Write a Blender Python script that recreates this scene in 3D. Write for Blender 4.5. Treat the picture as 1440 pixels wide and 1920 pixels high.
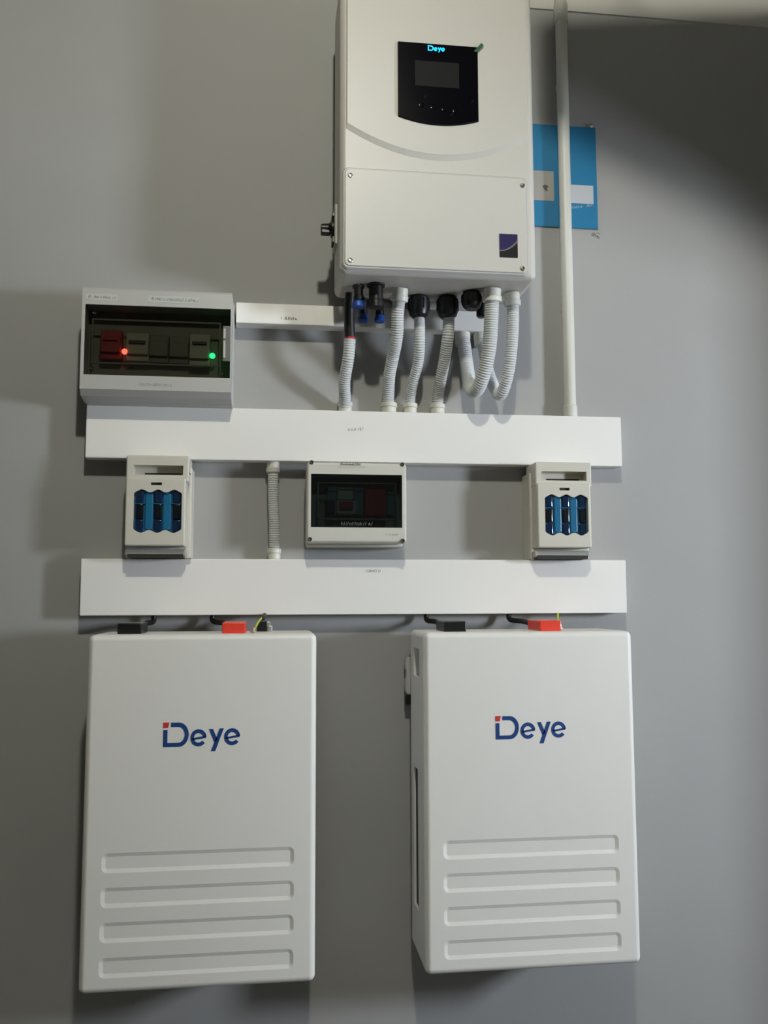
import bpy, bmesh, math, random
from mathutils import Vector, Matrix
random.seed(7)
for o in list(bpy.data.objects):
    bpy.data.objects.remove(o, do_unlink=True)
scene = bpy.context.scene
C = scene.collection

# ------------------------------------------------------------------ camera
# Wall plane is y = 0, the room is on the -y side, floor z = 0, metres.
CAM = Vector((0.0, -1.8, 1.5))
YAW, PITCH, ROLL, FPX = math.radians(7.161), math.radians(5.568), math.radians(-0.158), 1664.1
_f = Vector((math.sin(YAW) * math.cos(PITCH), math.cos(YAW) * math.cos(PITCH), math.sin(PITCH)))
_r0 = Vector((math.cos(YAW), -math.sin(YAW), 0))
_u0 = _r0.cross(_f)
_r = _r0 * math.cos(ROLL) + _u0 * math.sin(ROLL)
_u = -_r0 * math.sin(ROLL) + _u0 * math.cos(ROLL)
cd = bpy.data.cameras.new('camera')
cam = bpy.data.objects.new('camera', cd)
C.objects.link(cam)
cam.matrix_world = Matrix(((_r.x, _u.x, -_f.x, CAM.x), (_r.y, _u.y, -_f.y, CAM.y), (_r.z, _u.z, -_f.z, CAM.z), (0, 0, 0, 1)))
cd.sensor_fit = 'VERTICAL'
cd.sensor_height = 36.0
cd.lens = FPX / 1920.0 * 36.0
cd.clip_start = 0.02
scene.camera = cam

# ------------------------------------------------------------------ world, exposure, light strengths
w = bpy.data.worlds.new('world')
scene.world = w
w.use_nodes = True
w.node_tree.nodes['Background'].inputs[0].default_value = (0.5, 0.55, 0.62, 1)
w.node_tree.nodes['Background'].inputs[1].default_value = 0.05
vs = scene.view_settings
vs.view_transform = 'Standard'
vs.look = 'None'
vs.gamma = 1.0
vs.exposure = 0.0
vs.use_curve_mapping = False
LAMP_POS = Vector((0.09, -1.82, 3.15)); LAMP_R = 0.045; LAMP_W = 76.0
LAMP_COL = (1.0, 0.975, 0.82)
WIN = dict(x=2.5, y=-1.5, z=1.75, w=0.30, h=0.36); WIN_W = 63.0
WIN_COL = (0.84, 0.91, 1.0)
DOOR_Y0, DOOR_Y1, DOOR_H, WALL_X = -0.64, -1.22, 2.065, 1.7


def at(u, v, dep=0.0):
    """photo pixel -> (x, z) on the plane that stands dep metres proud of the wall"""
    d = _f + _r * ((u - 720) / FPX) - _u * ((v - 960) / FPX)
    t = (1.8 - dep) / d.y
    return d.x * t, d.z * t + 1.5


def under(u, v, z):
    """depth (from the wall) at which the pixel meets the horizontal plane z"""
    d = _f + _r * ((u - 720) / FPX) - _u * ((v - 960) / FPX)
    t = (z - 1.5) / d.z
    return 1.8 - d.y * t, d.x * t


# ------------------------------------------------------------------ materials
def mat(name, col, rough=0.5, metal=0.0, var=0.0, bump=0.0, scale=40.0, spec=0.5, coat=0.0, emit=None, es=0.0):
    m = bpy.data.materials.new(name)
    m.use_nodes = True
    nt = m.node_tree
    b = nt.nodes['Principled BSDF']
    b.inputs['Base Color'].default_value = (*col, 1)
    b.inputs['Roughness'].default_value = rough
    b.inputs['Metallic'].default_value = metal
    b.inputs['Specular IOR Level'].default_value = spec
    b.inputs['Coat Weight'].default_value = coat
    if emit:
        b.inputs['Emission Color'].default_value = (*emit, 1)
        b.inputs['Emission Strength'].default_value = es
    if var or bump:
        tc = nt.nodes.new('ShaderNodeTexCoord')
        n = nt.nodes.new('ShaderNodeTexNoise')
        n.inputs['Scale'].default_value = scale
        n.inputs['Detail'].default_value = 5
        nt.links.new(tc.outputs['Object'], n.inputs['Vector'])
        if var:
            mr = nt.nodes.new('ShaderNodeMapRange')
            mr.inputs['To Min'].default_value = 1 - var
            mr.inputs['To Max'].default_value = 1 + var
            nt.links.new(n.outputs['Fac'], mr.inputs['Value'])
            vm = nt.nodes.new('ShaderNodeVectorMath')
            vm.operation = 'SCALE'
            vm.inputs[0].default_value = col
            nt.links.new(mr.outputs['Result'], vm.inputs['Scale'])
            nt.links.new(vm.outputs[0], b.inputs['Base Color'])
        if bump:
            bp = nt.nodes.new('ShaderNodeBump')
            bp.inputs['Strength'].default_value = bump
            bp.inputs['Distance'].default_value = 0.002
            n2 = nt.nodes.new('ShaderNodeTexNoise')
            n2.inputs['Scale'].default_value = scale * 12
            n2.inputs['Detail'].default_value = 4
            nt.links.new(tc.outputs['Object'], n2.inputs['Vector'])
            nt.links.new(n2.outputs['Fac'], bp.inputs['Height'])
            nt.links.new(bp.outputs['Normal'], b.inputs['Normal'])
    return m


def glassy(name, tint, ior=1.45, rough=0.08):
    """thin smoked or clear plastic: tinted see-through with a gloss"""
    m = bpy.data.materials.new(name)
    m.use_nodes = True
    nt = m.node_tree
    nt.nodes.remove(nt.nodes['Principled BSDF'])
    out = nt.nodes['Material Output']
    tr = nt.nodes.new('ShaderNodeBsdfTransparent')
    tr.inputs['Color'].default_value = (*tint, 1)
    gl = nt.nodes.new('ShaderNodeBsdfGlossy')
    gl.inputs['Roughness'].default_value = rough
    gl.inputs['Color'].default_value = (0.9, 0.9, 0.9, 1)
    fr = nt.nodes.new('ShaderNodeFresnel')
    fr.inputs['IOR'].default_value = ior
    mx = nt.nodes.new('ShaderNodeMixShader')
    nt.links.new(fr.outputs['Fac'], mx.inputs['Fac'])
    nt.links.new(tr.outputs[0], mx.inputs[1])
    nt.links.new(gl.outputs[0], mx.inputs[2])
    nt.links.new(mx.outputs[0], out.inputs['Surface'])
    return m


MT = dict(
    wall=mat('wall_paint', (0.372, 0.372, 0.370), 0.75, var=0.04, bump=0.12, scale=6),
    ceiling=mat('ceiling_paint', (0.60, 0.59, 0.57), 0.8, var=0.03, bump=0.08, scale=6),
    slab=mat('raw_concrete_ceiling', (0.16, 0.16, 0.155), 0.85, var=0.08, bump=0.2, scale=8),
    floor=mat('floor_tile', (0.20, 0.195, 0.185), 0.45, var=0.08, scale=5),
    trim=mat('door_trim', (0.55, 0.54, 0.52), 0.5, var=0.03),
    trunk=mat('trunking_pvc', (0.86, 0.85, 0.83), 0.42, var=0.015, scale=9),
    powder=mat('powder_coat_white', (0.82, 0.81, 0.78), 0.45, var=0.012, bump=0.03, scale=14),
    inverter=mat('inverter_white', (0.575, 0.56, 0.53), 0.42, var=0.012, bump=0.03, scale=14),
    boxgrey=mat('enclosure_grey', (0.47, 0.47, 0.46), 0.42, var=0.015, scale=20),
    cream=mat('enclosure_cream', (0.64, 0.63, 0.575), 0.42, var=0.015, scale=20),
    ivory=mat('switch_ivory', (0.62, 0.60, 0.53), 0.42, var=0.02, scale=25),
    ivory_dark=mat('switch_skirt_grey', (0.40, 0.39, 0.35), 0.5, var=0.02, scale=25),
    black=mat('black_plastic', (0.006, 0.006, 0.007), 0.38),
    blackgloss=mat('black_gloss_panel', (0.002, 0.002, 0.004), 0.16, spec=0.15),
    screen=mat('lcd_grey', (0.012, 0.0135, 0.0135), 0.5, spec=0.08),
    screw=mat('screw_steel', (0.22, 0.20, 0.16), 0.4, metal=0.8),
    screwdark=mat('screw_recess_dark', (0.06, 0.055, 0.045), 0.5, metal=0.3),
    blue=mat('logo_blue', (0.012, 0.055, 0.22), 0.45),
    red=mat('logo_red', (0.62, 0.05, 0.04), 0.45),
    redcap=mat('terminal_red', (0.78, 0.055, 0.03), 0.4),
    conduit=mat('conduit_grey_white', (0.60, 0.62, 0.63), 0.5, var=0.03, scale=30),
    pvc=mat('pvc_cream_white', (0.70, 0.69, 0.62), 0.42, var=0.02, scale=30),
    pipe=mat('pipe_white', (0.66, 0.66, 0.62), 0.42, var=0.02, scale=20),
    swblue=mat('switch_blue', (0.006, 0.13, 0.27), 0.35, coat=0.2),
    swdark=mat('switch_blue_window', (0.003, 0.016, 0.055), 0.16, coat=0.5),
    swdeep=mat('switch_window_black', (0.002, 0.004, 0.008), 0.25),
    slot=mat('dark_slot', (0.02, 0.018, 0.014), 0.7),
    shade=mat('recess_grey', (0.14, 0.135, 0.12), 0.6),
    smoke=glassy('smoked_door', (0.70, 0.70, 0.66)),
    smoke2=glassy('smoked_door_dark', (0.56, 0.62, 0.64)),
    clear=glassy('clear_pouch', (0.99, 0.99, 0.99), ior=1.14, rough=0.12),
    mcb=mat('breaker_grey', (0.30, 0.30, 0.26), 0.45, var=0.03),
    mcbdark=mat('breaker_dark', (0.03, 0.03, 0.03), 0.45),
    mcbblue=mat('breaker_blue_grey', (0.10, 0.14, 0.17), 0.45),
    mcbred=mat('breaker_red', (0.26, 0.02, 0.03), 0.45),
    inside=mat('enclosure_inside', (0.17, 0.17, 0.155), 0.6, var=0.05),
    din=mat('inner_cover_grey', (0.13, 0.13, 0.12), 0.5),
    paper=mat('label_paper', (0.53, 0.54, 0.54), 0.6, var=0.02),
    ink=mat('print_ink', (0.10, 0.10, 0.10), 0.6),
    inklight=mat('print_faded', (0.30, 0.30, 0.29), 0.6),
    inkwhite=mat('print_white', (0.16, 0.17, 0.17), 0.5),
    ledred=mat('led_red', (0.3, 0.02, 0.02), 0.4, emit=(1.0, 0.10, 0.07), es=5.0),
    ledgreen=mat('led_green', (0.02, 0.3, 0.05), 0.4, emit=(0.02, 1.0, 0.22), es=4.0),
    lit=mat('lit_logo_cyan', (0.0, 0.2, 0.4), 0.4, emit=(0.0, 0.40, 1.0), es=3.0),
    purple=mat('sticker_purple', (0.020, 0.013, 0.085), 0.35),
    stickerblack=mat('sticker_black', (0.007, 0.007, 0.010), 0.35),
    stickergrey=mat('sticker_grey', (0.16, 0.16, 0.18), 0.35),
    green=mat('film_tab_green', (0.02, 0.11, 0.05), 0.35),
    mcblue=mat('connector_blue', (0.015, 0.07, 0.33), 0.4),
    steel=mat('steel', (0.55, 0.55, 0.53), 0.35, metal=0.9),
    heatshrink=mat('heat_shrink_red', (0.42, 0.01, 0.03), 0.45),
    booklet=mat('booklet_blue', (0.016, 0.20, 0.40), 0.5, var=0.06, scale=12),
    bookwhite=mat('booklet_white', (0.52, 0.55, 0.60), 0.5, var=0.04),
    bookpale=mat('booklet_pale', (0.38, 0.37, 0.35), 0.5, var=0.04),
    earthy=mat('earth_yellow', (0.55, 0.55, 0.02), 0.45),
    earthg=mat('earth_green', (0.06, 0.22, 0.03), 0.45),
    cable=mat('black_cable', (0.008, 0.008, 0.008), 0.45),
    bulb=mat('bulb_glow', (0.9, 0.9, 0.85), 0.4, emit=LAMP_COL, es=LAMP_W / (4 * math.pi ** 2 * LAMP_R ** 2)),
    daylight=mat('window_daylight', (0.0, 0.0, 0.0), 0.4, spec=0.0, emit=WIN_COL, es=WIN_W / (math.pi * WIN['w'] * WIN['h'])),
)


# ------------------------------------------------------------------ geometry helpers (world metres; dep = distance out of the wall)
class G:
    def __init__(s):
        s.v = []; s.f = []

    def add(s, v, f):
        n = len(s.v)
        s.v += [tuple(p) for p in v]
        s.f += [tuple(i + n for i in q) for q in f]
        return s

    def frombm(s, bm):
        bm.verts.ensure_lookup_table(); bm.verts.index_update()
        s.add([tuple(v.co) for v in bm.verts], [[v.index for v in f.verts] for f in bm.faces])
        bm.free()
        return s

    def box(s, x0, x1, d0, d1, z0, z1, b=0.0, seg=2):
        bm = bmesh.new()
        bmesh.ops.create_cube(bm, size=1.0)
        x0, x1 = min(x0, x1), max(x0, x1); z0, z1 = min(z0, z1), max(z0, z1)
        for v in bm.verts:
            v.co = (x0 + (v.co.x + .5) * (x1 - x0), -d1 + (v.co.y + .5) * (d1 - d0), z0 + (v.co.z + .5) * (z1 - z0))
        if b:
            bmesh.ops.bevel(bm, geom=list(bm.edges), offset=b, segments=seg, profile=0.5, affect='EDGES')
        return s.frombm(bm)

    def prism(s, out, d0, d1, out2=None):
        """outline of (x, z) from depth d0 to depth d1; out2 is the outline at d1"""
        out2 = out2 or out
        if sum(a[0] * b[1] - b[0] * a[1] for a, b in zip(out, out[1:] + out[:1])) < 0:
            out = out[::-1]; out2 = out2[::-1]
        n = len(out)
        v = [(x, -d0, z) for x, z in out] + [(x, -d1, z) for x, z in out2]
        f = [tuple(range(n, 2 * n)), tuple(range(n - 1, -1, -1))]
        f += [(i, (i + 1) % n, n + (i + 1) % n, n + i) for i in range(n)]
        return s.add(v, f)

    def lathe(s, p, axis, prof, n=24):
        """rings (t, r) along axis from p, capped"""
        p = Vector(p); a = Vector(axis).normalized()
        e = a.orthogonal().normalized(); g = a.cross(e)
        v = []; f = []
        for t, r in prof:
            for k in range(n):
                th = 2 * math.pi * k / n
                v.append(p + a * t + (e * math.cos(th) + g * math.sin(th)) * r)
        m = len(prof)
        for i in range(m - 1):
            for k in range(n):
                f.append((i * n + k, i * n + (k + 1) % n, (i + 1) * n + (k + 1) % n, (i + 1) * n + k))
        f.append(tuple(range(n - 1, -1, -1)))
        f.append(tuple(range((m - 1) * n, m * n)))
        return s.add(v, f)

    def tube(s, pts, r, n=12, corr=0.0, pitch=0.0042):
        """smooth tube through pts; corr > 0 gives ring corrugation"""
        P = [Vector(p) for p in pts]
        if len(P) == 2:
            P = [P[0], (P[0] + P[1]) / 2, P[1]]
        dense = []
        for i in range(len(P) - 1):
            p0 = P[max(i - 1, 0)]; p1 = P[i]; p2 = P[i + 1]; p3 = P[min(i + 2, len(P) - 1)]
            for k in range(24):
                t = k / 24.0
                dense.append(0.5 * ((2 * p1) + (p2 - p0) * t + (2 * p0 - 5 * p1 + 4 * p2 - p3) * t * t + (3 * p1 - p0 - 3 * p2 + p3) * t ** 3))
        dense.append(P[-1])
        L = [0.0]
        for a, b in zip(dense, dense[1:]):
            L.append(L[-1] + (b - a).length)
        step = pitch / 4 if corr else max(L[-1] / 40, 0.002)
        cnt = max(4, int(L[-1] / step))
        pos = []; j = 0
        for k in range(cnt + 1):
            t = L[-1] * k / cnt
            while j < len(L) - 2 and L[j + 1] < t:
                j += 1
            q = (t - L[j]) / max(L[j + 1] - L[j], 1e-9)
            pos.append(dense[j].lerp(dense[j + 1], q))
        tan = [(pos[min(k + 1, cnt)] - pos[max(k - 1, 0)]).normalized() for k in range(cnt + 1)]
        e = tan[0].orthogonal().normalized()
        v = []; f = []
        for k in range(cnt + 1):
            e = (e - tan[k] * e.dot(tan[k])).normalized()
            g = tan[k].cross(e)
            rr = r * (1 + corr * (1, 0.35, -1, 0.35)[k % 4]) if corr else r
            for q in range(n):
                th = 2 * math.pi * q / n
                v.append(pos[k] + (e * math.cos(th) + g * math.sin(th)) * rr)
        for k in range(cnt):
            for q in range(n):
                f.append((k * n + q, k * n + (q + 1) % n, (k + 1) * n + (q + 1) % n, (k + 1) * n + q))
        f.append(tuple(range(n - 1, -1, -1)))
        f.append(tuple(range(cnt * n, (cnt + 1) * n)))
        return s.add(v, f)


def rrect(x0, x1, z0, z1, r, n=6):
    out = []
    for cx, cz, a0 in ((x1 - r, z1 - r, 0), (x0 + r, z1 - r, 90), (x0 + r, z0 + r, 180), (x1 - r, z0 + r, 270)):
        for k in range(n + 1):
            a = math.radians(a0 + 90 * k / n)
            out.append((cx + r * math.cos(a), cz + r * math.sin(a)))
    return out


def finish(me, angle=19.5):
    bm = bmesh.new(); bm.from_mesh(me)
    bmesh.ops.recalc_face_normals(bm, faces=bm.faces)
    bm.to_mesh(me); bm.free()
    me.shade_smooth()
    me.set_sharp_from_angle(angle=math.radians(angle))


def mesh_of(name, g, org=(0, 0, 0)):
    me = bpy.data.meshes.new(name)
    me.from_pydata([(x - org[0], y - org[1], z - org[2]) for x, y, z in g.v], [], g.f)
    me.update()
    finish(me)
    return me


def carve(name, g, cutters, org):
    """g minus every cutter (exact boolean), as a mesh with origin org"""
    tmp = []
    a = bpy.data.objects.new('tmp', mesh_of(name, g)); C.objects.link(a); tmp.append(a)
    for c in cutters:
        o = bpy.data.objects.new('tmp', mesh_of('cut', c)); C.objects.link(o); tmp.append(o)
        m = a.modifiers.new('b', 'BOOLEAN'); m.operation = 'DIFFERENCE'; m.solver = 'EXACT'; m.object = o
    dg = bpy.context.evaluated_depsgraph_get()
    me = bpy.data.meshes.new_from_object(a.evaluated_get(dg))
    for o in tmp:
        bpy.data.objects.remove(o, do_unlink=True)
    me.name = name
    me.transform(Matrix.Translation(-Vector(org)))
    me.materials.clear()
    finish(me)
    return me


def tag(o, label, cat, group=None):
    o['label'] = label; o['category'] = cat
    if group:
        o['group'] = group
    return o


class Thing:
    """an Empty at the thing's base that parents its parts"""
    def __init__(s, name, loc, label, cat, group=None):
        s.loc = Vector(loc)
        s.o = bpy.data.objects.new(name, None)
        s.o.empty_display_size = 0.05
        C.objects.link(s.o)
        s.o.location = s.loc
        tag(s.o, label, cat, group)

    def part(s, name, g, m, parent=None, label=None):
        me = g if isinstance(g, bpy.types.Mesh) else mesh_of(name, g, s.loc)
        me.materials.append(MT[m])
        o = bpy.data.objects.new(name, me)
        C.objects.link(o)
        o.parent = parent or s.o
        wn = o.modifiers.new('weighted_normals', 'WEIGHTED_NORMAL'); wn.keep_sharp = True
        if label:
            o['label'] = label
        return o

    def carved(s, name, g, cutters, m, parent=None):
        return s.part(name, carve(name, g, cutters, s.loc), m, parent)


def copy_thing(src, loc, name=None):
    def rec(o, par):
        c = o.copy(); C.objects.link(c); c.parent = par
        for ch in list(o.children):
            rec(ch, c)
        return c
    r = rec(src, None)
    r.location = loc
    return r


def single(name, g, m, label, cat, group=None):
    cx = sum(p[0] for p in g.v) / len(g.v); cy = sum(p[1] for p in g.v) / len(g.v); z = min(p[2] for p in g.v)
    me = mesh_of(name, g, (cx, cy, z)); me.materials.append(MT[m])
    o = bpy.data.objects.new(name, me); C.objects.link(o); o.location = (cx, cy, z)
    return tag(o, label, cat, group)


def struct(name, g, m):
    me = mesh_of(name, g); me.materials.append(MT[m])
    o = bpy.data.objects.new(name, me); C.objects.link(o)
    o['kind'] = 'structure'
    return o


def scribble(u0, v0, u1, v1, dep, hpx, seed):
    """a line of tiny unreadable print as thin strokes, from pixel to pixel on the plane dep"""
    rnd = random.Random(seed)
    g = G(); u = u0
    k = (1.8 - dep) / FPX
    while u < u1:
        wpx = rnd.uniform(1.2, 2.6); t = (u - u0) / max(u1 - u0, 1)
        v = v0 + (v1 - v0) * t
        if rnd.random() < 0.86:
            h = hpx * rnd.uniform(0.55, 1.0)
            x, z = at(u, v + hpx / 2, dep)
            sl = rnd.choice((-.35, 0, .35)) * h * k
            a = 0.9 * k
            g.prism([(x, z), (x + a, z), (x + a + sl, z + h * k), (x + sl, z + h * k)], dep - 0.0002, dep + 0.0002)
            if rnd.random() < 0.6:
                zz = z + h * k * rnd.choice((0, .45, .85))
                g.prism([(x, zz), (x + wpx * k, zz), (x + wpx * k, zz + a), (x, zz + a)], dep - 0.0002, dep + 0.0002)
        u += wpx + 0.5
    return g


def screw(u, v, dep, r=0.0035):
    x, z = at(u, v, dep)
    return G().lathe((x, -dep + 0.0005, z), (0, -1, 0), [(0, r), (0.0015, r), (0.002, r * .8), (0.0014, r * .55), (0.0009, r * .4)], 14)


# ------------------------------------------------------------------ the room
CEIL = 3.30
BAND_Z = 2.804
XL, XR, YB = -3.4, 4.3, -5.2
struct('wall_back', G().box(XL, XR, -0.12, 0.0, 0, CEIL), 'wall')
struct('floor', G().box(XL, XR, 0.0, -YB, -0.1, 0.0), 'floor')
struct('ceiling', G().box(XL, XR, -0.12, -YB, CEIL, CEIL + 0.1), 'slab')
struct('wall_left', G().box(XL - 0.1, XL, -0.12, -YB, 0, CEIL), 'wall')
struct('wall_front', G().box(XL - 0.1, XR + 0.1, -YB, -YB + 0.1, 0, CEIL), 'wall')
# the wall with the open doorway
gw = G()
gw.box(WALL_X, WALL_X + 0.1, 0.0, -DOOR_Y0, 0, CEIL)
gw.box(WALL_X, WALL_X + 0.1, -DOOR_Y1, -YB, 0, CEIL)
gw.box(WALL_X, WALL_X + 0.1, -DOOR_Y0, -DOOR_Y1, DOOR_H, CEIL)
struct('wall_right', gw, 'wall')
gd = G()
for d0, d1 in ((-DOOR_Y0 - 0.06, -DOOR_Y0), (-DOOR_Y1, -DOOR_Y1 + 0.06)):
    gd.box(WALL_X - 0.014, WALL_X, d0, d1, 0, DOOR_H + 0.06, 0.003)
gd.box(WALL_X - 0.014, WALL_X, -DOOR_Y0, -DOOR_Y1, DOOR_H, DOOR_H + 0.06, 0.003)
struct('trim_1', gd, 'trim')
# window in the space behind the doorway: the cool daylight
wy, wz = WIN['y'], WIN['z']
gx = G()
gx.box(WIN['x'] + .05, WIN['x'] + .15, 0.0, -(wy + WIN['w'] / 2 + .05), 0, CEIL)
gx.box(WIN['x'] + .05, WIN['x'] + .15, -(wy - WIN['w'] / 2 - .05), -YB, 0, CEIL)
gx.box(WIN['x'] + .05, WIN['x'] + .15, -(wy + WIN['w'] / 2 + .05), -(wy - WIN['w'] / 2 - .05), 0, wz - WIN['h'] / 2 - .05)
gx.box(WIN['x'] + .05, WIN['x'] + .15, -(wy + WIN['w'] / 2 + .05), -(wy - WIN['w'] / 2 - .05), wz + WIN['h'] / 2 + .05, CEIL)
struct('wall_passage', gx, 'wall')
win = struct('window_1', G().box(WIN['x'] + .03, WIN['x'] + .05, -(wy + WIN['w'] / 2), -(wy - WIN['w'] / 2), wz - WIN['h'] / 2, wz + WIN['h'] / 2), 'daylight')
gf = G()
for s in (-1, 1):
    gf.box(WIN['x'] + .02, WIN['x'] + .12, -(wy + s * (WIN['w'] / 2 + .025) + .025), -(wy + s * (WIN['w'] / 2 + .025) - .025), wz - WIN['h'] / 2 - .05, wz + WIN['h'] / 2 + .05)
    gf.box(WIN['x'] + .02, WIN['x'] + .12, -(wy + WIN['w'] / 2), -(wy - WIN['w'] / 2), wz + s * (WIN['h'] / 2 + .025) - .025, wz + s * (WIN['h'] / 2 + .025) + .025)
me = mesh_of('window_frame', gf); me.materials.append(MT['trim'])
wf = bpy.data.objects.new('window_frame', me); C.objects.link(wf); wf.parent = win
# the wall is grey up to BAND_Z and white above it
struct('trim_2', G().box(XL, WALL_X, 0.0, 0.004, BAND_Z, CEIL), 'ceiling')

# ------------------------------------------------------------------ unseen box added under the ceiling to shade the wall beside the pipe
dv = Thing('light_blocker', (0.34, -0.854, 2.82), 'flat grey box added out of view to shade the upper wall', 'light blocker')
U, N = Vector((.435, -.9, 0)), Vector((.9, .435, 0))
o0 = Vector((.34, -.854, 0))
ring = [o0, o0 + U * .55, o0 + U * .55 + N * .62, o0 + N * .62]
gq = G().add([(p.x, p.y, z) for z in (2.82, 2.955) for p in ring], [(0, 1, 2, 3), (7, 6, 5, 4), (0, 4, 5, 1), (1, 5, 6, 2), (2, 6, 7, 3), (3, 7, 4, 0)])
dv.part('blocker_body', gq, 'wall')
for a_, b_ in ((.08, .08), (.47, .08), (.08, .54), (.47, .54)):
    p = o0 + U * a_ + N * b_
    dv.part('blocker_rod', G().lathe((p.x, p.y, 2.96), (0, 0, 1), [(0, .004), (CEIL - 2.96, .004)], 8), 'steel')

# ------------------------------------------------------------------ ceiling lamp
L = Thing('ceiling_lamp', (LAMP_POS.x, LAMP_POS.y, CEIL), 'bare round bulb in a white ceiling holder', 'lamp')
L.part('lamp_holder', G().lathe((LAMP_POS.x, LAMP_POS.y, CEIL), (0, 0, -1), [(0, .05), (.012, .05), (.016, .024), (CEIL - LAMP_POS.z - LAMP_R + .006, .020)], 24), 'pvc')
bm = bmesh.new(); bmesh.ops.create_icosphere(bm, subdivisions=2, radius=LAMP_R)
bmesh.ops.translate(bm, verts=bm.verts, vec=LAMP_POS)
L.part('bulb', G().frombm(bm), 'bulb')


# ------------------------------------------------------------------ logo
def logo(x0, ztop, k, d0, d1):
    """i-D-e-y-e wordmark; (x0, ztop) is the top left of the dot, k metres per drawing unit"""
    X = lambda p: (x0 + (p[0] - 180) * k * .957, ztop - (p[1] - 232) * k)
    g = G()
    out = [(285, 235), (392, 235)]
    out += [(392 + 133 * math.sin(a), 390 - 155 * math.cos(a)) for a in [math.pi * i / 16 for i in range(1, 16)]]
    out += [(392, 545), (185, 545), (185, 328), (241, 328), (241, 494), (385, 494)]
    out += [(385 + 86 * math.sin(a), 392 - 102 * math.cos(a)) for a in [math.pi * i / 14 for i in range(13, 0, -1)]]
    out += [(385, 290), (285, 290)]
    g.prism([X(p) for p in out], d0, d1)
    for cx, cy in ((657, 435), (1110, 430)):
        R, r = 109, 62
        A = [math.radians(8 + (322 - 8) * i / 28) for i in range(29)]
        o = [(cx + R * math.cos(a), cy - R * math.sin(a)) for a in A]
        o += [(cx + r * math.cos(a), cy - r * math.sin(a)) for a in A[::-1]]
        g.prism([X(p) for p in o], d0, d1)
        g.prism([X(p) for p in ((cx - 82, cy + 4), (cx + 104, cy - 26), (cx + 104, cy + 2), (cx - 82, cy + 30))], d0, d1)
    g.prism([X(p) for p in ((795, 325), (850, 325), (912, 462), (872, 500))], d0, d1)
    g.prism([X(p) for p in ((940, 320), (996, 320), (884, 610), (826, 610))], d0, d1)
    dot = G().prism([X(p) for p in ((182, 232), (262, 232), (248, 302), (182, 302))], d0, d1)
    return g, dot


# ------------------------------------------------------------------ batteries
BX, BZ0, BZ1, BW, BD = -0.3165, 0.842, 1.4385, 0.396, 0.198


def battery(x, label):
    bx0, bx1 = x, x + BW
    t = Thing('wall_battery', ((bx0 + bx1) / 2, 0, BZ0), label, 'battery', 'white wall batteries')
    cover = G().box(bx0, bx1, 0.036, BD, BZ0, BZ1, 0.011, 5)
    cuts = []
    # four pressed-in bands across the lower front
    rx0, rx1 = bx0 + 0.0335, bx0 + 0.3585
    for k in range(4):
        zc = 1.0543 - k * 0.0568
        a = rrect(rx0, rx1, zc - .0165, zc + .0165, .010)
        b = rrect(rx0 + .0065, rx1 - .0065, zc - .0100, zc + .0100, .004)
        sc = [(p[0] + (p[0] - q[0]) * .33, p[1] + (p[1] - q[1]) * .33) for p, q in zip(a, b)]
        cuts.append(G().prism(b, BD - .0025, BD + .00083, sc))
    # hand hold and long vent slot in both sides
    for s, e in ((bx0, 1), (bx1, -1)):
        cuts.append(G().box(s - .01, s + .022 * e, .085, .15, BZ1 - .086, BZ1 - .033))
        cuts.append(G().box(s - .01 * e, s + .016 * e, .078, .126, BZ0 + .085, BZ0 + .34))
    t.carved('cover', cover, cuts, 'powder')
    t.part('back_plate', G().box(bx0 + .012, bx1 - .012, 0.006, 0.036, BZ0 + .012, BZ1 - .012, .003), 'shade')
    for s, e in ((bx0, 1), (bx1, -1)):
        t.part('vent_panel', G().box(s + .004 * e, s + .0155 * e, .0785, .1255, BZ0 + .086, BZ0 + .339), 'slot')
        br = t.part('side_bracket', G().box(s - .006 * e, s + .004 * e, .012, .034, BZ1 - .128, BZ1 - .055, .003)
                    .box(s - .008 * e, s - .003 * e, .014, .032, BZ1 - .080, BZ1 - .058, .003)
                    .box(s - .008 * e, s - .003 * e, .014, .032, BZ1 - .124, BZ1 - .096, .003), 'boxgrey')
        t.part('bracket_bolt', G().box(s - .008 * e, s + .003 * e, .014, .032, BZ1 - .148, BZ1 - .128, .002), 'black', br)
    lx, lz = bx0 + 0.1310, BZ1 - 0.1515
    g, dot = logo(lx, lz, 1.331e-4, BD - .0002, BD + .0006)
    lg = t.part('logo', g, 'blue')
    t.part('logo_dot', dot, 'red', lg)
    for px0, m, nm in ((0.0445, 'black', 'negative_terminal_cover'), (0.2275, 'redcap', 'positive_terminal_cover')):
        cap = G().box(bx0 + px0, bx0 + px0 + .0415, .085, .168, BZ1 - .001, BZ1 + .0195, .0022, 2)
        c = t.part(nm, cap, m)
        t.part('cap_rib', G().box(bx0 + px0 + .012, bx0 + px0 + .030, .078, .0855, BZ1 - .001, BZ1 + .014, .001), m, c)
    return t


b1 = battery(BX, 'white ribbed wall battery below the larger distribution box, earth wire slanting to its top')
b2 = copy_thing(b1.o, (0.2725 + BW / 2, 0, BZ0))
b2['label'] = 'white ribbed wall battery below the foot of the vertical pipe'

# ------------------------------------------------------------------ trunking
T1 = dict(x0=-0.3625, x1=0.7232, z0=1.7733, z1=1.8778, d=.04)
T2 = dict(x0=-0.3641, x1=0.7245, z0=1.4689, z1=1.5777, d=.04)
SX1 = at(912, 625, .04)[0]
TS = dict(x0=-0.0775, x1=SX1, z0=2.0523, z1=2.0945, d=.04)


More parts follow.
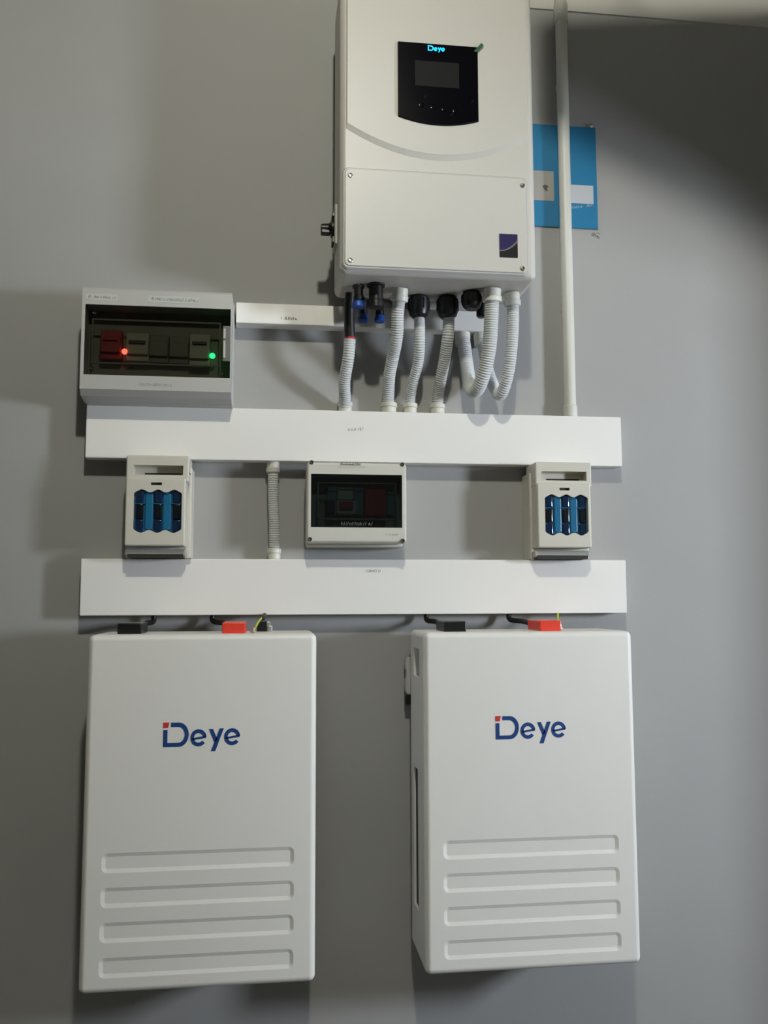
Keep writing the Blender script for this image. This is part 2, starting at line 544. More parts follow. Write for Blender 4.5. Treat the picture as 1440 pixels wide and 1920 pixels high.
def trunking(T, label, sc):
    t = Thing('cable_trunking', ((T['x0'] + T['x1']) / 2, 0, T['z0']), label, 'trunking', 'white cable trunking')
    t.part('trunking_base', G().box(T['x0'] + .001, T['x1'] - .001, 0, T['d'] - .008, T['z0'] + .0012, T['z1'] - .0012, .0008, 1), 'trunk')
    lid = t.part('lid', G().box(T['x0'], T['x1'], T['d'] - .011, T['d'], T['z0'], T['z1'], .0016, 2), 'trunk')
    for xx in (T['x0'], T['x1'] - .0012):
        t.part('end_cap', G().box(xx - .0006, xx + .0018, .001, T['d'] - .009, T['z0'] + .0006, T['z1'] - .0006, .0005, 1), 'trunk')
    u0, v0, u1, v1, h, m = sc
    t.part('printed_mark', scribble(u0, v0, u1, v1, T['d'], h, int(u0)), m, lid)
    return t


trunking(T1, 'long white trunking under the row of corrugated pipe ends', (652, 805, 679, 804, 6, 'inklight'))
trunking(T2, 'long white trunking just above the two batteries', (686, 1070, 714, 1070, 6, 'inklight'))
trunking(TS, 'short thin white trunking running from the larger distribution box behind the pipes', (528, 596, 556, 597, 6, 'ink'))

# ------------------------------------------------------------------ inverter
IX0, IX1, IZ0, IZ1, ID, IB = 0.1175, 0.4925, 2.0990, 2.690, 0.219, 0.066
inv = Thing('hybrid_inverter', ((IX0 + IX1) / 2, 0, IZ0), 'large white wall inverter with a black display panel and bolted terminal cover', 'inverter')
inv.part('casing', G().box(IX0, IX1, IB, ID, IZ0, IZ1, .013, 5), 'inverter')
gh = G().box(IX0 + .03, IX1 - .03, .012, IB + .002, IZ0 + .03, IZ1 - .03)
inv.part('heat_sink', gh, 'steel')
for k in range(14):
    xx = IX0 + .034 + k * (IX1 - IX0 - .072) / 13
    inv.part('fin', G().box(xx, xx + .003, .004, .02, IZ0 + .05, IZ1 - .04), 'steel')
inv.part('wall_bracket', G().box(IX0 + .05, IX1 - .05, 0, .013, IZ1 - .16, IZ1 - .06, .002), 'steel')
# slightly proud upper front with a bowed lower edge
cx = (IX0 + IX1) / 2


def bowed(ins, x0, x1, ztop):
    si = ins * .15
    out = [(x1 - si, ztop - si), (x0 + si, ztop - si)]
    zl = at(640, 243, ID)[1]; zc = at(816, 304, ID)[1]
    for k in range(25):
        x = x0 + si + (x1 - x0 - 2 * si) * k / 24
        q = (x - cx) / ((x1 - x0) / 2)
        out.append((x, zc + (zl - zc) * q * q + ins))
    return out


inv.part('front_shield', G().prism(bowed(0, IX0 + .0115, IX1 - .0115, IZ1 - .014), ID - .001, ID + .0042, bowed(.014, IX0 + .0115, IX1 - .0115, IZ1 - .014)), 'inverter')
# terminal cover
c0 = at(644, 320, ID); c1 = at(990, 512, ID)
cz1 = (at(644, 317, ID)[1] + at(990, 334, ID)[1]) / 2; cz0 = (at(644, 502, ID)[1] + at(990, 516, ID)[1]) / 2
rim = G().prism(rrect(c0[0] - .003, c1[0] + .003, cz0 - .003, cz1 + .003, .012), ID - .001, ID + .0022, rrect(c0[0], c1[0], cz0, cz1, .010))
inv.part('cover_seal', rim, 'boxgrey')
cov = inv.part('terminal_cover', G().prism(rrect(c0[0] + .001, c1[0] - .001, cz0 + .001, cz1 - .001, .010), ID, ID + .0045, rrect(c0[0] + .0035, c1[0] - .0035, cz0 + .0035, cz1 - .0035, .008)), 'inverter')
for i, (u, v) in enumerate(((657, 329), (980, 348), (657, 488), (980, 504))):
    inv.part('screw', screw(u, v, ID + .0045, .0045), 'steel' if i % 2 == 0 else 'screw', cov)
# sticker on the cover
sd = ID + .0046
s00 = at(936, 438, sd); s11 = at(971, 484, sd)
sx0, sx1, sz1, sz0 = s00[0], s11[0], s00[1], s11[1]
st = inv.part('warning_sticker', G().prism(rrect(sx0, sx1, sz0, sz1, .002), sd - .0003, sd + .0004), 'stickerblack', None, 'dark purple and black sticker with a grey swoosh')


def sw(off):
    return [(sx0 + (sx1 - sx0) * t, sz0 + (sz1 - sz0) * (0.27 + off * (0.4 + .6 * t) + 0.42 * t ** 2.2)) for t in [i / 14 for i in range(15)]]


lo, hi = sw(-.02), sw(.08)
inv.part('sticker_field', G().prism([(x, min(z, sz1 - .001)) for x, z in hi] + [(sx1, sz1 - .0006), (sx0, sz1 - .0006)], sd + .0003, sd + .0006), 'purple', st)
inv.part('sticker_swoosh', G().prism(lo + hi[::-1], sd + .0003, sd + .0007), 'stickergrey', st)
# display panel with bowed lower edge
dd = ID + .0042
p0 = at(745, 78, dd); p1 = at(896, 92, dd)
pz1 = (p0[1] + at(895, 90, dd)[1]) / 2; pzl = at(745, 219, dd)[1]; pzc = at(822, 236, dd)[1]
px0, px1 = p0[0], p1[0]


def disp(ins):
    out = [(px1 - ins, pz1 - ins), (px0 + ins, pz1 - ins)]
    zs = (pzl + at(895, 228, dd)[1]) / 2
    for k in range(17):
        x = px0 + ins + (px1 - px0 - 2 * ins) * k / 16
        q = (x - (px0 + px1) / 2) / ((px1 - px0) / 2)
        out.append((x, pzc + (zs - pzc) * q * q + ins))
    return out


dp = inv.part('display_panel', G().prism(disp(0), dd - .001, dd + .004, disp(.0015)), 'blackgloss', None, 'black gloss display panel')
q0 = at(778, 113, dd + .004); q1 = at(861, 166, dd + .004)
inv.part('screen', G().prism(rrect(q0[0], q1[0], q1[1], q0[1], .001), dd + .0036, dd + .0044), 'screen', dp)
for u, v in ((790, 196), (812, 201), (833, 205), (854, 208)):
    x, z = at(u, v, dd + .004)
    inv.part('button', G().lathe((x, -(dd + .0038), z), (0, -1, 0), [(0, .005), (.001, .005), (.0014, .0035)], 16), 'blackgloss', dp)
for u, v in ((797, 182), (847, 214), (886, 190)):  # slanted grey slivers painted as glints on the gloss panel
    x, z = at(u, v, dd + .0042)
    inv.part('painted_glint', G().prism([(x - .0028, z - .003), (x - .0018, z - .0035), (x + .0028, z + .003), (x + .0016, z + .0035)], dd + .0036, dd + .0043), 'screen', dp)
lx0, lz0 = at(802, 85, dd + .004)
g, dot = logo(lx0, lz0, (at(835, 90, dd + .004)[0] - lx0) / 1030, dd + .0036, dd + .0046)
g.add(dot.v, dot.f)
inv.part('lit_logo', g, 'lit', dp, 'glowing cyan-blue wordmark')
x, z = at(890, 93, dd + .004)
inv.part('film_tab', G().prism([(x - .002, z - .004), (x + .004, z - .005), (x + .018, z + .010), (x + .013, z + .014)], dd + .0042, dd + .0048), 'green', dp, 'dark green protective film tab')
# rotary switch on the side
zc = at(612, 428, .13)[1]
rs = inv.part('isolator_plate', G().box(IX0 - .005, IX0 + .004, .10, .155, zc - .040, zc + .040, .002), 'ivory_dark')
for dz, hh in ((.024, .008), (-.026, .012)):
    inv.part('isolator_tab', G().box(IX0 - .009, IX0 - .002, .112, .142, zc + dz - hh / 2, zc + dz + hh / 2, .001), 'black', rs)
inv.part('isolator_knob', G().lathe((IX0 - .004, -.128, zc), (-1, 0, 0), [(0, .019), (.006, .018), (.008, .012), (.012, .010), (.025, .009), (.026, .007)], 20)
         .box(IX0 - .030, IX0 - .012, .120, .136, zc - .012, zc + .004, .002), 'black', rs)


def below(u, v, z=IZ0):
    d, x = under(u, v, z)
    return x, -d, z


# black cable glands
for u, v, r, h in ((785, 556, .0215, .046), (839, 557, .0215, .046), (884, 548, .0200, .036)):
    x, y, z = below(u, v)
    gl = inv.part('cable_gland', G().lathe((x, y, z + .001), (0, 0, -1), [(0, r * .8), (.006, r * .85), (.007, r), (h * .62, r), (h * .86, r * .84), (h, r * .55)], 28), 'black')
    rib = G()
    for k in range(10):
        a = 2 * math.pi * k / 10
        rib.box(x + r * .99 * math.cos(a) - .0012, x + r * .99 * math.cos(a) + .0012, -(y + r * .99 * math.sin(a)) - .0012, -(y + r * .99 * math.sin(a)) + .0012, z - h * .62, z - .008)
    inv.part('gland_grip', rib, 'black', gl)
x, y, z = below(902, 566)
inv.part('cable_gland', G().lathe((x, y, z + .001), (0, 0, -1), [(0, .010), (.03, .010), (.034, .007)], 22), 'black')
# plug-in solar connectors with blue caps
for u, v, r, h, m in ((672, 536, .010, .030, 'screwdark'), (705, 534, .0150, .046, 'black'), (681, 560, .0085, .034, 'black'), (712, 561, .0085, .034, 'black')):
    x, y, z = below(u, v)
    pc = inv.part('solar_connector', G().lathe((x, y, z + .001), (0, 0, -1), [(0, r * 1.15), (.005, r * 1.15), (.006, r * .9), (h * .7, r * .9), (h * .75, r), (h, r)], 22), m)
    if m == 'screwdark' or r < .009:
        inv.part('connector_cap', G().lathe((x, y, z - h), (0, 0, -1), [(0, r * 1.05), (.006, r * 1.3), (.012, r * 1.35), (.014, r)], 22), 'mcblue', pc, 'blue connector cap')


# ------------------------------------------------------------------ pipes and cables under the inverter
def P3(u, v, dep):
    x, z = at(u, v, dep)
    return (x, -dep, z)


def collar(t, p, axis, r, h, m='pvc', name='collar'):
    return t.part(name, G().lathe(p, axis, [(0, r * .92), (.002, r), (h * .55, r), (h * .6, r * 1.12), (h * .94, r * 1.12), (h, r * 1.02)], 20), m)


def flex(name, pts, r, label, top=True, bottom=True, group='corrugated pipes under the inverter', cr=None):
    P = [P3(*p) if len(p) == 3 else p[0] for p in pts]
    t = Thing(name, P[-1], label, 'pipe', group)
    t.part('corrugated_tube', G().tube(P, r, 20, corr=.055, pitch=.0046), 'conduit')
    cr = cr or r * 1.28
    if top:
        d = (Vector(P[1]) - Vector(P[0])).normalized()
        collar(t, Vector(P[0]), d, cr, .026)
    if bottom:
        d = (Vector(P[-2]) - Vector(P[-1])).normalized()
        collar(t, Vector(P[-1]), (0, 0, 1), cr, .022)
    return t


def Pt(u, dep=.021):
    """point on top of the upper trunking under pixel column u"""
    x, _ = at(u, 772, dep)
    return ((x, -dep, T1['z1']),)


# red-tipped black cable in a sleeve
xb, yb, _ = below(657, 550)
t = Thing('sleeved_cable', Pt(647)[0], 'black cable with a red tip entering a white corrugated sleeve', 'cable')
pA = Vector((xb, yb, IZ0)); pB = Vector(P3(656, 632, .095))
t.part('cable_sheath', G().tube([pA, (pA + pB) / 2 + Vector((-.002, 0, 0)), pB], .0105, 20), 'cable')
t.part('tip_band', G().lathe(pB + Vector((0, 0, .002)), (0, 0, -1), [(0, .0102), (.008, .0102)], 16), 'heatshrink')
t.part('corrugated_sleeve', G().tube([pB + Vector((0, 0, -.004)), P3(653, 672, .088), P3(646, 715, .06), P3(647, 752, .03), Pt(647)[0]], .0115, 20, corr=.05, pitch=.0046), 'conduit')
collar(t, Vector(Pt(647)[0]), (0, 0, 1), .0135, .022)

b = below(751, 540)
flex('corrugated_pipe', [(b,), (746, 585, .135), (744, 630, .115), (737, 668, .082), (730, 705, .055), (728, 745, .026), Pt(729)], .0120, 'corrugated pipe hung from a cream collar between the blue caps and the black glands')
b = below(786, 556); b = (b[0], b[1], IZ0 - .040)
flex('corrugated_pipe', [(b,), (787, 640, .10), (784, 680, .078), (775, 715, .052), (769, 748, .026), Pt(769)], .0105, 'corrugated pipe from the round black gland beside the cream collar pipe', top=False)
b = below(841, 557); b = (b[0], b[1], IZ0 - .040)
flex('corrugated_pipe', [(b,), (840, 630, .105), (834, 672, .08), (827, 708, .055), (821, 745, .026), Pt(820)], .0115, 'corrugated pipe from the middle black gland, last to enter the long trunking', top=False)
# two looping pipes back up to the thin trunking
b = below(923, 541)
e = (at(869, 640, .03)[0], -.021, TS['z0'])
tl = flex('looped_pipe', [(b,), (921, 600, .155), (917, 655, .145), (906, 705, .125), (893, 732, .095), (882, 728, .062), (876, 690, .040), (e,)], .0135, 'thick white pipe looping from the inverter up to the thin trunking', bottom=False, group='looped pipes under the inverter')
tl.part('collar', G().lathe(e, (0, 0, -1), [(0, .0165), (.012, .0165), (.0135, .0155), (.026, .0155)], 20), 'pvc')
b = below(960, 549)
e = (at(903, 640, .03)[0], -.021, TS['z0'])
tl = flex('looped_pipe', [(b,), (962, 600, .14), (958, 665, .13), (950, 712, .112), (938, 740, .085), (926, 725, .055), (914, 690, .036), (e,)], .0115, 'thinner white pipe looping down beside the inverter corner', bottom=False, group='looped pipes under the inverter')
tl.part('collar', G().lathe(e, (0, 0, -1), [(0, .0150), (.012, .0150), (.0135, .0140), (.026, .0140)], 20), 'pvc')

# corrugated pipe between the two long trunkings
xa = at(512, 880, .021)[0]; xc = at(514, 1040, .021)[0]
t = Thing('corrugated_pipe', (xc, -.021, T2['z1']), 'corrugated pipe joining the two long trunkings beside the smaller distribution box', 'pipe')
t.part('corrugated_tube', G().tube([(xa, -.021, T1['z0']), (xa + .001, -.022, 1.70), (xc, -.024, 1.64), (xc, -.021, T2['z1'])], .0105, 20, corr=.055, pitch=.0046), 'conduit')
collar(t, Vector((xa, -.021, T1['z0'])), (0, 0, -1), .0125, .022)
collar(t, Vector((xc, -.021, T2['z1'])), (0, 0, 1), .0125, .022)

# ------------------------------------------------------------------ vertical pipe
VX, VD, VR = 0.6195, 0.0215, 0.0128
t = Thing('vertical_pipe', (VX, -VD, T1['z1']), 'straight white pipe running from the long trunking up to the ceiling', 'pipe')
t.part('pipe_tube', G().lathe((VX, -VD, T1['z1'] + .001), (0, 0, 1), [(0, VR), (CEIL - T1['z1'] - .001, VR)], 28), 'pipe')
t.part('collar', G().lathe((VX, -VD, T1['z1']), (0, 0, 1), [(0, VR * 1.1), (.002, VR * 1.18), (.024, VR * 1.18), (.026, VR * 1.06)], 28), 'pipe')
t.part('coupling', G().lathe((VX, -VD, BAND_Z - .044), (0, 0, 1), [(0, VR * 1.08), (.002, VR * 1.2), (.042, VR * 1.2), (.044, VR * 1.1)], 28), 'pipe')
for z in (2.12, 2.62):
    t.part('pipe_clip', G().box(VX - .009, VX + .009, 0, VD, z - .008, z + .008, .002), 'pipe')

# ------------------------------------------------------------------ booklet pouch
bz1 = at(1095, 238, .004)[1]; bz0 = at(1095, 428, .004)[1]; bx1 = at(1119, 330, .004)[0]; bx0 = bx1 - .150
t = Thing('booklet_pouch', ((bx0 + bx1) / 2, 0, bz0), 'blue booklet in a clear plastic pouch fixed behind the vertical pipe', 'booklet')
bk = t.part('booklet', G().box(bx0, bx1, .001, .0042, bz0, bz1, .0006, 1), 'booklet')
r0 = at(1068, 346, .0043); r1 = at(1113, 383, .0043)
t.part('white_panel', G().prism(rrect(r0[0], r1[0], r1[1], r0[1], .001), .004, .0046), 'bookwhite', bk)
r0 = at(1009, 320, .0043); r1 = at(1039, 377, .0043)
pp = t.part('pale_panel', G().prism(rrect(r0[0] - .02, r1[0], r1[1], r0[1], .001), .004, .0046), 'bookpale', bk)
x, z = at(1023, 352, .0046)
t.part('dark_emblem', G().prism([(x - .007, z + .004), (x - .001, z + .007), (x + .006, z + .004), (x + .003, z - .003), (x + .005, z - .008), (x - .001, z - .006), (x - .005, z - .001)], .0044, .0049), 'ink', bk)
t.part('print_line', scribble(1070, 389, 1112, 384, .0043, 5, 3), 'bookwhite', bk)
t.part('clear_sleeve', G().add([(bx0 - .008, -.0054, bz0 - .016), (bx1 + .007, -.0054, bz0 - .016), (bx1 + .007, -.0054, bz1 + .026), (bx0 - .008, -.0054, bz1 + .026)], [(0, 1, 2, 3)]), 'clear')
for u, v in ((1108, 236), (1121, 440)):  # steel beads added to imitate highlights on the creased plastic
    x, z = at(u, v, .006)
    t.part('glint_bead', G().lathe((x, -.0055, z), (0, -1, 0), [(0, .0042), (.001, .0042), (.0022, .0028), (.0028, .001)], 14), 'steel')

# ------------------------------------------------------------------ larger distribution box
DX0, DX1, DZ0, DZ1, DD = -0.3640, -0.0825, 1.8935, 2.0930, 0.100
db = Thing('distribution_box', ((DX0 + DX1) / 2, 0, 1.8765), 'grey distribution box with a long smoked window and lit red and green lamps', 'distribution box')
db.part('box_base', G().box(DX0 + .001, DX1 + .002, 0, .050, 1.8765, DZ1 - .003, .004, 2), 'boxgrey')
wz1 = (at(156, 570, DD)[1] + at(434, 579.5, DD)[1]) / 2; wz0 = (at(152, 701, DD)[1] + at(432, 710, DD)[1]) / 2
# front hood with a sloping lower edge
hood = G()
prof = [(.050, 1.8790), (.050, DZ1), (DD - .003, DZ1), (DD, DZ1 - .004), (DD, DZ0 + .002), (DD - .012, DZ0 - .009)]
n = len(prof)
hv = [(DX0, -d, z) for d, z in prof] + [(DX1, -d, z) for d, z in prof]
hood.add(hv, [tuple(range(n)), tuple(range(2 * n - 1, n - 1, -1))] + [(i, (i + 1) % n, n + (i + 1) % n, n + i) for i in range(n)])
db.carved('front_hood', hood, [G().box(DX0 + .006, DX1 - .0025, .055, DD + .01, wz0, wz1)], 'boxgrey')
db.part('inner_cover', G().box(DX0 + .007, DX1 - .004, .053, .058, wz0 + .001, wz1 - .001), 'inside')
iu0, iz1 = at(172, 600, .07); iu1, iz0 = at(413, 680, .07)
for k, (u0, u1, v0, v1, m, dth) in enumerate(((188, 226, 616, 672, 'mcbred', .086), (236, 278, 622, 676, 'mcb', .084), (280, 315, 626, 679, 'din', .080), (317, 353, 629, 681, 'din', .080), (355, 393, 624, 684, 'mcb', .084))):
    a = at(u0, v0, dth); c = at(u1, v1, dth)
    o = db.part('breaker_module', G().box(a[0], c[0], .057, dth - .006, c[1], a[1], .001, 1).box(a[0] + .001, c[0] - .001, .057, dth, c[1] + .012, a[1] - .014, .001, 1), m)
    if m != 'din':
        db.part('toggle', G().box(a[0] + .006, c[0] - .006, dth - .002, dth + .004, a[1] - .023, a[1] - .017, .001, 1), 'mcbdark' if m == 'mcb' else 'mcbred', o)
for u, v, m, lab in ((233, 658, 'ledred', 'glowing red lamp'), (398, 666, 'ledgreen', 'glowing green lamp')):
    x, z = at(u, v, .088)
    db.part('indicator_lamp', G().lathe((x, -.082, z), (0, -1, 0), [(0, .0055), (.003, .0055), (.0055, .0045), (.007, .002)], 16), m, None, lab)
door = db.part('smoked_door', G().box(DX0 + .0062, DX1 - .0027, DD - .0045, DD - .0015, wz0 + .0005, wz1 - .0005), 'smoke')
ga = at(172, 599, DD); gb = at(413, 682, DD)
fr = G()
za, zb_ = ga[1] + .001, gb[1] - .002
for (x0, x1, z0, z1) in ((ga[0], gb[0], za, za + .003), (ga[0], gb[0], zb_ - .003, zb_), (ga[0], ga[0] + .003, zb_, za), (gb[0] - .003, gb[0], zb_, za)):
    fr.box(x0, x1, DD - .0075, DD - .0045, z0, z1)
db.part('door_rib', fr, 'din', door)
for u, v in ((177, 587), (173, 691), (414, 700)):
    db.part('screw', screw(u, v, DD - .0015, .0034), 'black', door)
a = at(418, 611, DD); c = at(431, 678, DD)
la = db.part('latch', G().box(a[0], c[0], DD - .002, DD + .002, c[1], a[1], .0012), 'din', door)
db.part('latch_grip', G().box(a[0] + .001, a[0] + .0055, DD + .0015, DD + .004, c[1] + .006, a[1] - .030, .001).box(a[0] + .001, a[0] + .0055, DD + .0015, DD + .004, a[1] - .026, a[1] - .006, .001), 'boxgrey', door)
for (u0, v0, u1, v1), (tu0, tv0, tu1, tv1) in (((161, 550, 221, 564), (165, 555, 218, 558)), ((277, 554, 372, 570), (281, 559, 369, 564))):
    a = at(u0, v0, DD); c = at(u1, v1, DD)
    o = db.part('label_strip', G().prism(rrect(a[0], c[0], c[1], a[1], .002), DD - .0003, DD + .0004), 'paper')
    db.part('label_print', scribble(tu0, tv0, tu1, tv1, DD + .0005, 6, int(u0)), 'inklight', o)
db.part('maker_print', scribble(260, 720, 324, 722, DD, 7, 11), 'inklight')
x, z = at(155, 745, .03)
db.part('base_screw', G().lathe((DX0 + .002, -.03, z), (-1, 0, 0), [(0, .004), (.003, .004), (.005, .002)], 12), 'steel')

# ------------------------------------------------------------------ smaller distribution box
MX0, MX1, MZ0, MZ1, MD = 0.0640, 0.2590, 1.6075, 1.7640, 0.095
mb = Thing('distribution_box', ((MX0 + MX1) / 2, 0, MZ0 - .006), 'small cream distribution box with a dark window, corner screws and red switch', 'distribution box')
mb.part('box_base', G().box(MX0 + .001, MX1 - .001, 0, .046, MZ0 - .006, MZ1 - .002, .005, 2), 'cream')
wz1 = (at(583, 887, MD)[1] + at(754, 892, MD)[1]) / 2; wz0 = (at(583, 988, MD)[1] + at(754, 990, MD)[1]) / 2
wx0 = at(583, 940, MD)[0]; wx1 = at(754, 940, MD)[0]
mb.carved('front_hood', G().box(MX0, MX1, .046, MD, MZ0, MZ1, .006, 3), [G().box(wx0, wx1, .050, MD + .01, wz0, wz1)], 'cream')
mb.part('inner_cover', G().box(wx0 + .0005, wx1 - .0005, .0485, .052, wz0 + .0005, wz1 - .0005), 'inside')
for u0, v0, u1, v1, dth, m in ((614, 912, 632, 966, .072, 'mcbblue'), (633, 914, 663, 938, .076, 'mcb'), (664, 914, 682, 966, .072, 'mcbblue'), (684, 916, 724, 968, .080, 'mcbred'), (726, 922, 742, 966, .066, 'mcbblue')):
    a = at(u0, v0, dth); c = at(u1, v1, dth)
    mb.part('breaker_module', G().box(a[0], c[0], .0515, dth, c[1], a[1], .0015, 1), m)
a = at(610, 938, .078); c = at(628, 964, .078)
mb.part('breaker_module', G().box(a[0], c[0], .0515, .078, c[1], a[1], .0015, 1), 'mcbdark')
a = at(632, 938, .080); c = at(668, 964, .080)
o = mb.part('breaker_module', G().box(a[0], c[0], .0515, .076, c[1], a[1], .0015, 1), 'mcb')
mb.part('toggle', G().box(a[0] + .004, c[0] - .006, .075, .082, c[1] + .010, a[1] - .002, .001, 1), 'mcbred', o)
door = mb.part('smoked_door', G().box(wx0 + .0005, wx1 - .0005, MD - .004, MD - .001, wz0 + .0005, wz1 - .0005), 'smoke2')
fr = G()
a = at(594, 904, MD - .006); c = at(744, 976, MD - .006)
for (x0, x1, z0, z1) in ((a[0], c[0], a[1] - .002, a[1]), (a[0], c[0], c[1], c[1] + .004), (a[0], a[0] + .004, c[1], a[1]), (c[0] - .004, c[0], c[1], a[1])):
    fr.box(x0, x1, MD - .006, MD - .004, z0, z1)
mb.part('door_rib', fr, 'din', door)
mb.part('door_print', scribble(640, 981, 698, 982, MD - .001, 6, 21), 'inkwhite', door)
for u, v in ((584, 867), (754, 871), (581, 1011), (755, 1014)):
    mb.part('screw', screw(u, v, MD, .0042), 'screwdark')
a = at(634, 862, MD); c = at(686, 878, MD)
o = mb.part('label_strip', G().prism(rrect(a[0], c[0], c[1], MZ1 - .007 if a[1] > MZ1 - .007 else a[1], .0015), MD - .0003, MD + .0004), 'paper')
mb.part('label_print', scribble(638, 869, 681, 870, MD + .0005, 6, 5), 'ink', o)
mb.part('maker_print', scribble(721, 1002, 745, 1003, MD, 3, 8), 'inklight')

# ------------------------------------------------------------------ fuse switches
FD = 0.095


def fuse_switch(label):
    X = lambda u, d=FD: at(u, 960, d)[0]
    Z = lambda v, d=FD: at(1060, v, d)[1]
    x0, x1 = X(1008), X(1109)
    zt = T1['z0'] - .0005
    t = Thing('fuse_switch', ((x0 + x1) / 2, 0, T2['z1']), label, 'switch', 'fuse switches between the long trunkings')
    t.part('switch_base', G().box(x0 - .004, x1 + .008, 0, .055, T2['z1'] + .0005, zt - .018, .003, 2), 'ivory')
    # upper head with grip slot
    sz1, sz0 = Z(884, .088), Z(901, .088)
    t.carved('grip_head', G().box(x0 - .001, x1 + .005, .02, .088, Z(912), zt, .004, 3),
             [G().box(x0 + .012, x1 - .006, .060, .10, sz0, sz1)], 'ivory')
    t.part('grip_slot', G().box(x0 + .030, x1 - .012, .058, .0605, sz0 + .001, sz0 + .007), 'slot')
    # lid with a wavy-edged window opening
    bz1, bz0 = Z(927), Z(1004); bx0, bx1 = X(1022), X(1103)
    wv = lambda ins: ([(bx1 - ins, bz0 + .008)] +
                      [(bx1 - ins, bz1 - .008)] +
                      [(bx1 - ins - (bx1 - bx0 - 2 * ins) * k / 32, bz1 - ins - .0055 * (1 - math.cos(2 * math.pi * (k / 32.0 - 1 / 6.0) * 3)) / 2 * (1 if 3 < k < 29 else 1)) for k in range(1, 32)] +
                      [(bx0 + ins, bz1 - .008), (bx0 + ins, bz0 + .008)] +
                      [(bx0 + ins + (bx1 - bx0 - 2 * ins) * k / 32, bz0 + ins + .0055 * (1 - math.cos(2 * math.pi * (k / 32.0 - 1 / 6.0) * 3)) / 2) for k in range(1, 32)])
    lid = t.carved('lid', G().box(x0, x1, .055, FD, Z(1027), Z(906), .004, 3),
                   [G().prism(wv(0), FD - .012, FD + .01), G().box(X(1050), X(1069), FD - .006, FD + .01, Z(919.5), Z(914.5))], 'ivory')
    t.part('test_slot', G().box(X(1050) + .0004, X(1069) - .0004, FD - .0058, FD - .0050, Z(919.5), Z(914.5)), 'slot', lid)
    bp = t.part('blue_panel', G().prism(wv(.0004), FD - .0115, FD - .009), 'swblue', lid)
    wd = (bx1 - bx0)
    for k in range(3):
        c = bx0 + wd * (k + .5) / 3
        hw = wd * .085
        for za, zb, m in ((bz1 - .0015, bz1 - .026, 'swdark'), (bz1 - .027, bz0 + .026, 'swdeep'), (bz0 + .025, bz0 + .0015, 'swdark')):
            cc = c + (k - 1) * wd * .055
            t.part('fuse_window', G().box(cc - hw, cc + hw, FD - .0095, FD - .0040, zb, za, .0025, 2), m, bp)
    for c in (bx0 + wd * .315, bx0 + wd * .685):
        t.part('window_rib', G().box(c - wd * .085, c + wd * .085, FD - .0095, FD - .0055, bz0 + .007, bz1 - .007, .002, 2), 'swblue', bp)
    t.part('cross_bar', G().box(bx0 + .001, bx1 - .001, FD - .0095, FD - .0050, bz1 - .0272, bz1 - .0252, .0006, 1), 'swblue', bp)
    # lower skirt with the cable outlet slot
    t.part('skirt', G().box(x0 - .002, x1 + .001, .02, .078, T2['z1'] + .004, Z(1032), .003, 2), 'ivory_dark')
    t.part('outlet_slot', G().box(x0 + .004, x1 - .004, .030, .0795, T2['z1'] + .0005, T2['z1'] + .0075), 'slot')
    t.part('hinge_line', G().box(x1 + .0045, x1 + .0058, .060, .084, sz0 + .004, sz0 + .0055), 'slot')
    return t


f2 = fuse_switch('ivory fuse switch with bright blue windows below the foot of the vertical pipe')
off = at(247.6, 957, FD)[0] - at(1022, 966, FD)[0]
f1 = copy_thing(f2.o, (f2.loc.x + off + .002, 0, f2.loc.z))
f1['label'] = 'ivory fuse switch with dark blue windows below the larger distribution box'

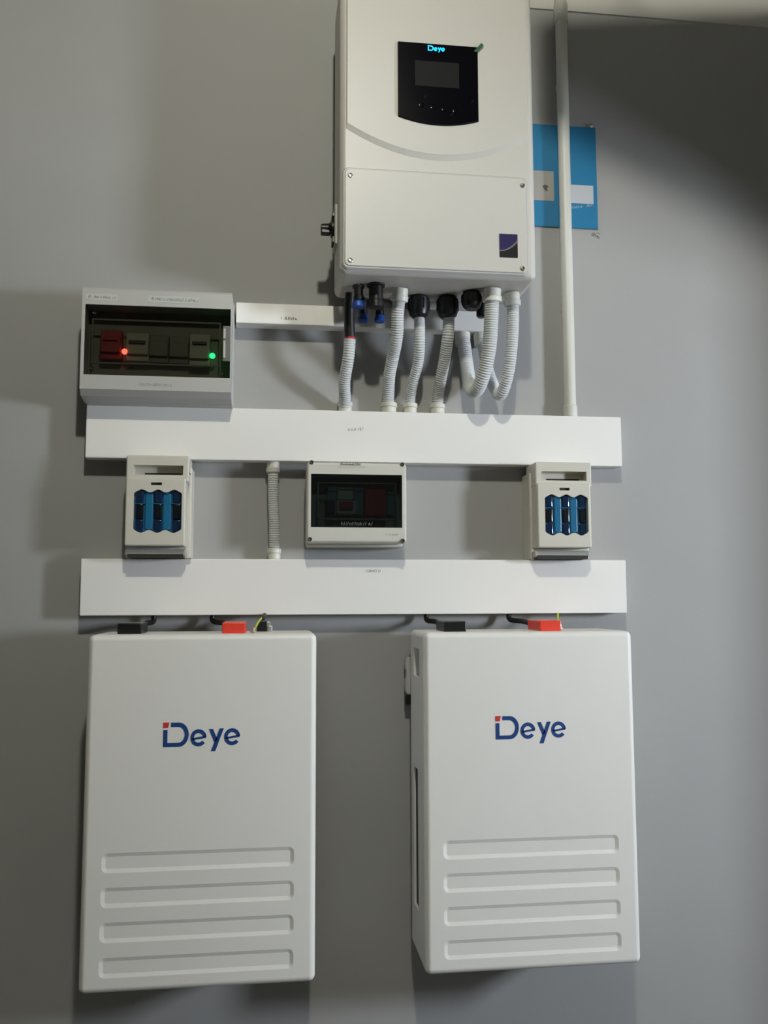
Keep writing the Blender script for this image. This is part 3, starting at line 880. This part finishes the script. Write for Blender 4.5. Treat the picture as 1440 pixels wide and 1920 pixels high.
# ------------------------------------------------------------------ battery leads and earth wires
def lead(u, v, tx, m, label, bxo):
    p = Vector((at(u, v, .02)[0], -.02, T2['z0']))
    q = Vector((bxo + tx, -.079, BZ1 + .008))
    g = G().tube([p + Vector((0, 0, .004)), p + Vector((0, -.004, -.012)), (p + q) / 2 + Vector((0, .004, -.004)), q], .0052, 12)
    return single('battery_lead', g, m, label, 'cable', 'short leads from the trunking to the batteries')


B2X = 0.2725
lead(288, 1156, .065, 'cable', 'short black lead behind the black terminal cover below the larger distribution box', BX)
lead(400, 1156, .249, 'cable', 'short black lead behind the red terminal cover below the corrugated pipe between trunkings', BX)
lead(800, 1156, .065, 'cable', 'short black lead behind the black terminal cover of the battery below the vertical pipe', B2X)
lead(955, 1156, .249, 'cable', 'short black lead behind the red terminal cover of the battery below the vertical pipe', B2X)


def earth(us, label, dep, flip=False):
    a = Vector(P3(us[0][0], us[0][1], dep[0])); b_ = Vector(P3(us[1][0], us[1][1], dep[1]))
    a.z = T2['z0'] + .003; b_.z = BZ1 + .001
    t = Thing('earth_wire', b_, label, 'wire', 'earth wires at the batteries')
    mid = (a + b_) / 2 + Vector((-.003, 0, .003))
    t.part('yellow_insulation', G().tube([a, mid, b_], .0022, 20), 'earthy')
    o = Vector((.0011, -.0008, 0))
    t.part('green_stripe', G().tube([a + o, mid + o, b_ + o], .0013, 8), 'earthg')
    t.part('ring_terminal', G().lathe(b_, (0, 0, 1), [(0, .006), (.002, .006), (.003, .003), (.008, .0028)], 14), 'steel')
    return t


earth(((503, 1150), (475, 1181)), 'thin yellow-green earth wire slanting down to the battery top', (.018, .150))
earth(((1047, 1153), (1050, 1172)), 'thin yellow-green earth wire upright against the red terminal cover', (.03, .08))
# communication plug beside the first earth wire
x, z = at(491, 1165, .075)
t = Thing('network_plug', (x, -.075, BZ1), 'dark plug with a clear clip beside the slanting earth wire', 'plug')
t.part('plug_body', G().box(x - .009, x + .010, .060, .090, BZ1 - .001, BZ1 + .020, .002), 'black')
t.part('plug_clip', G().box(x + .011, x + .020, .070, .092, BZ1 - .001, BZ1 + .011, .002).box(x + .008, x + .016, .080, .088, BZ1 + .009, BZ1 + .018, .001), 'steel')
t.part('plug_cable', G().tube([(x, -.072, BZ1 + .018), (x + .003, -.060, BZ1 + .026), (x + .006, -.022, T2['z0'] + .003)], .004, 10), 'cable')
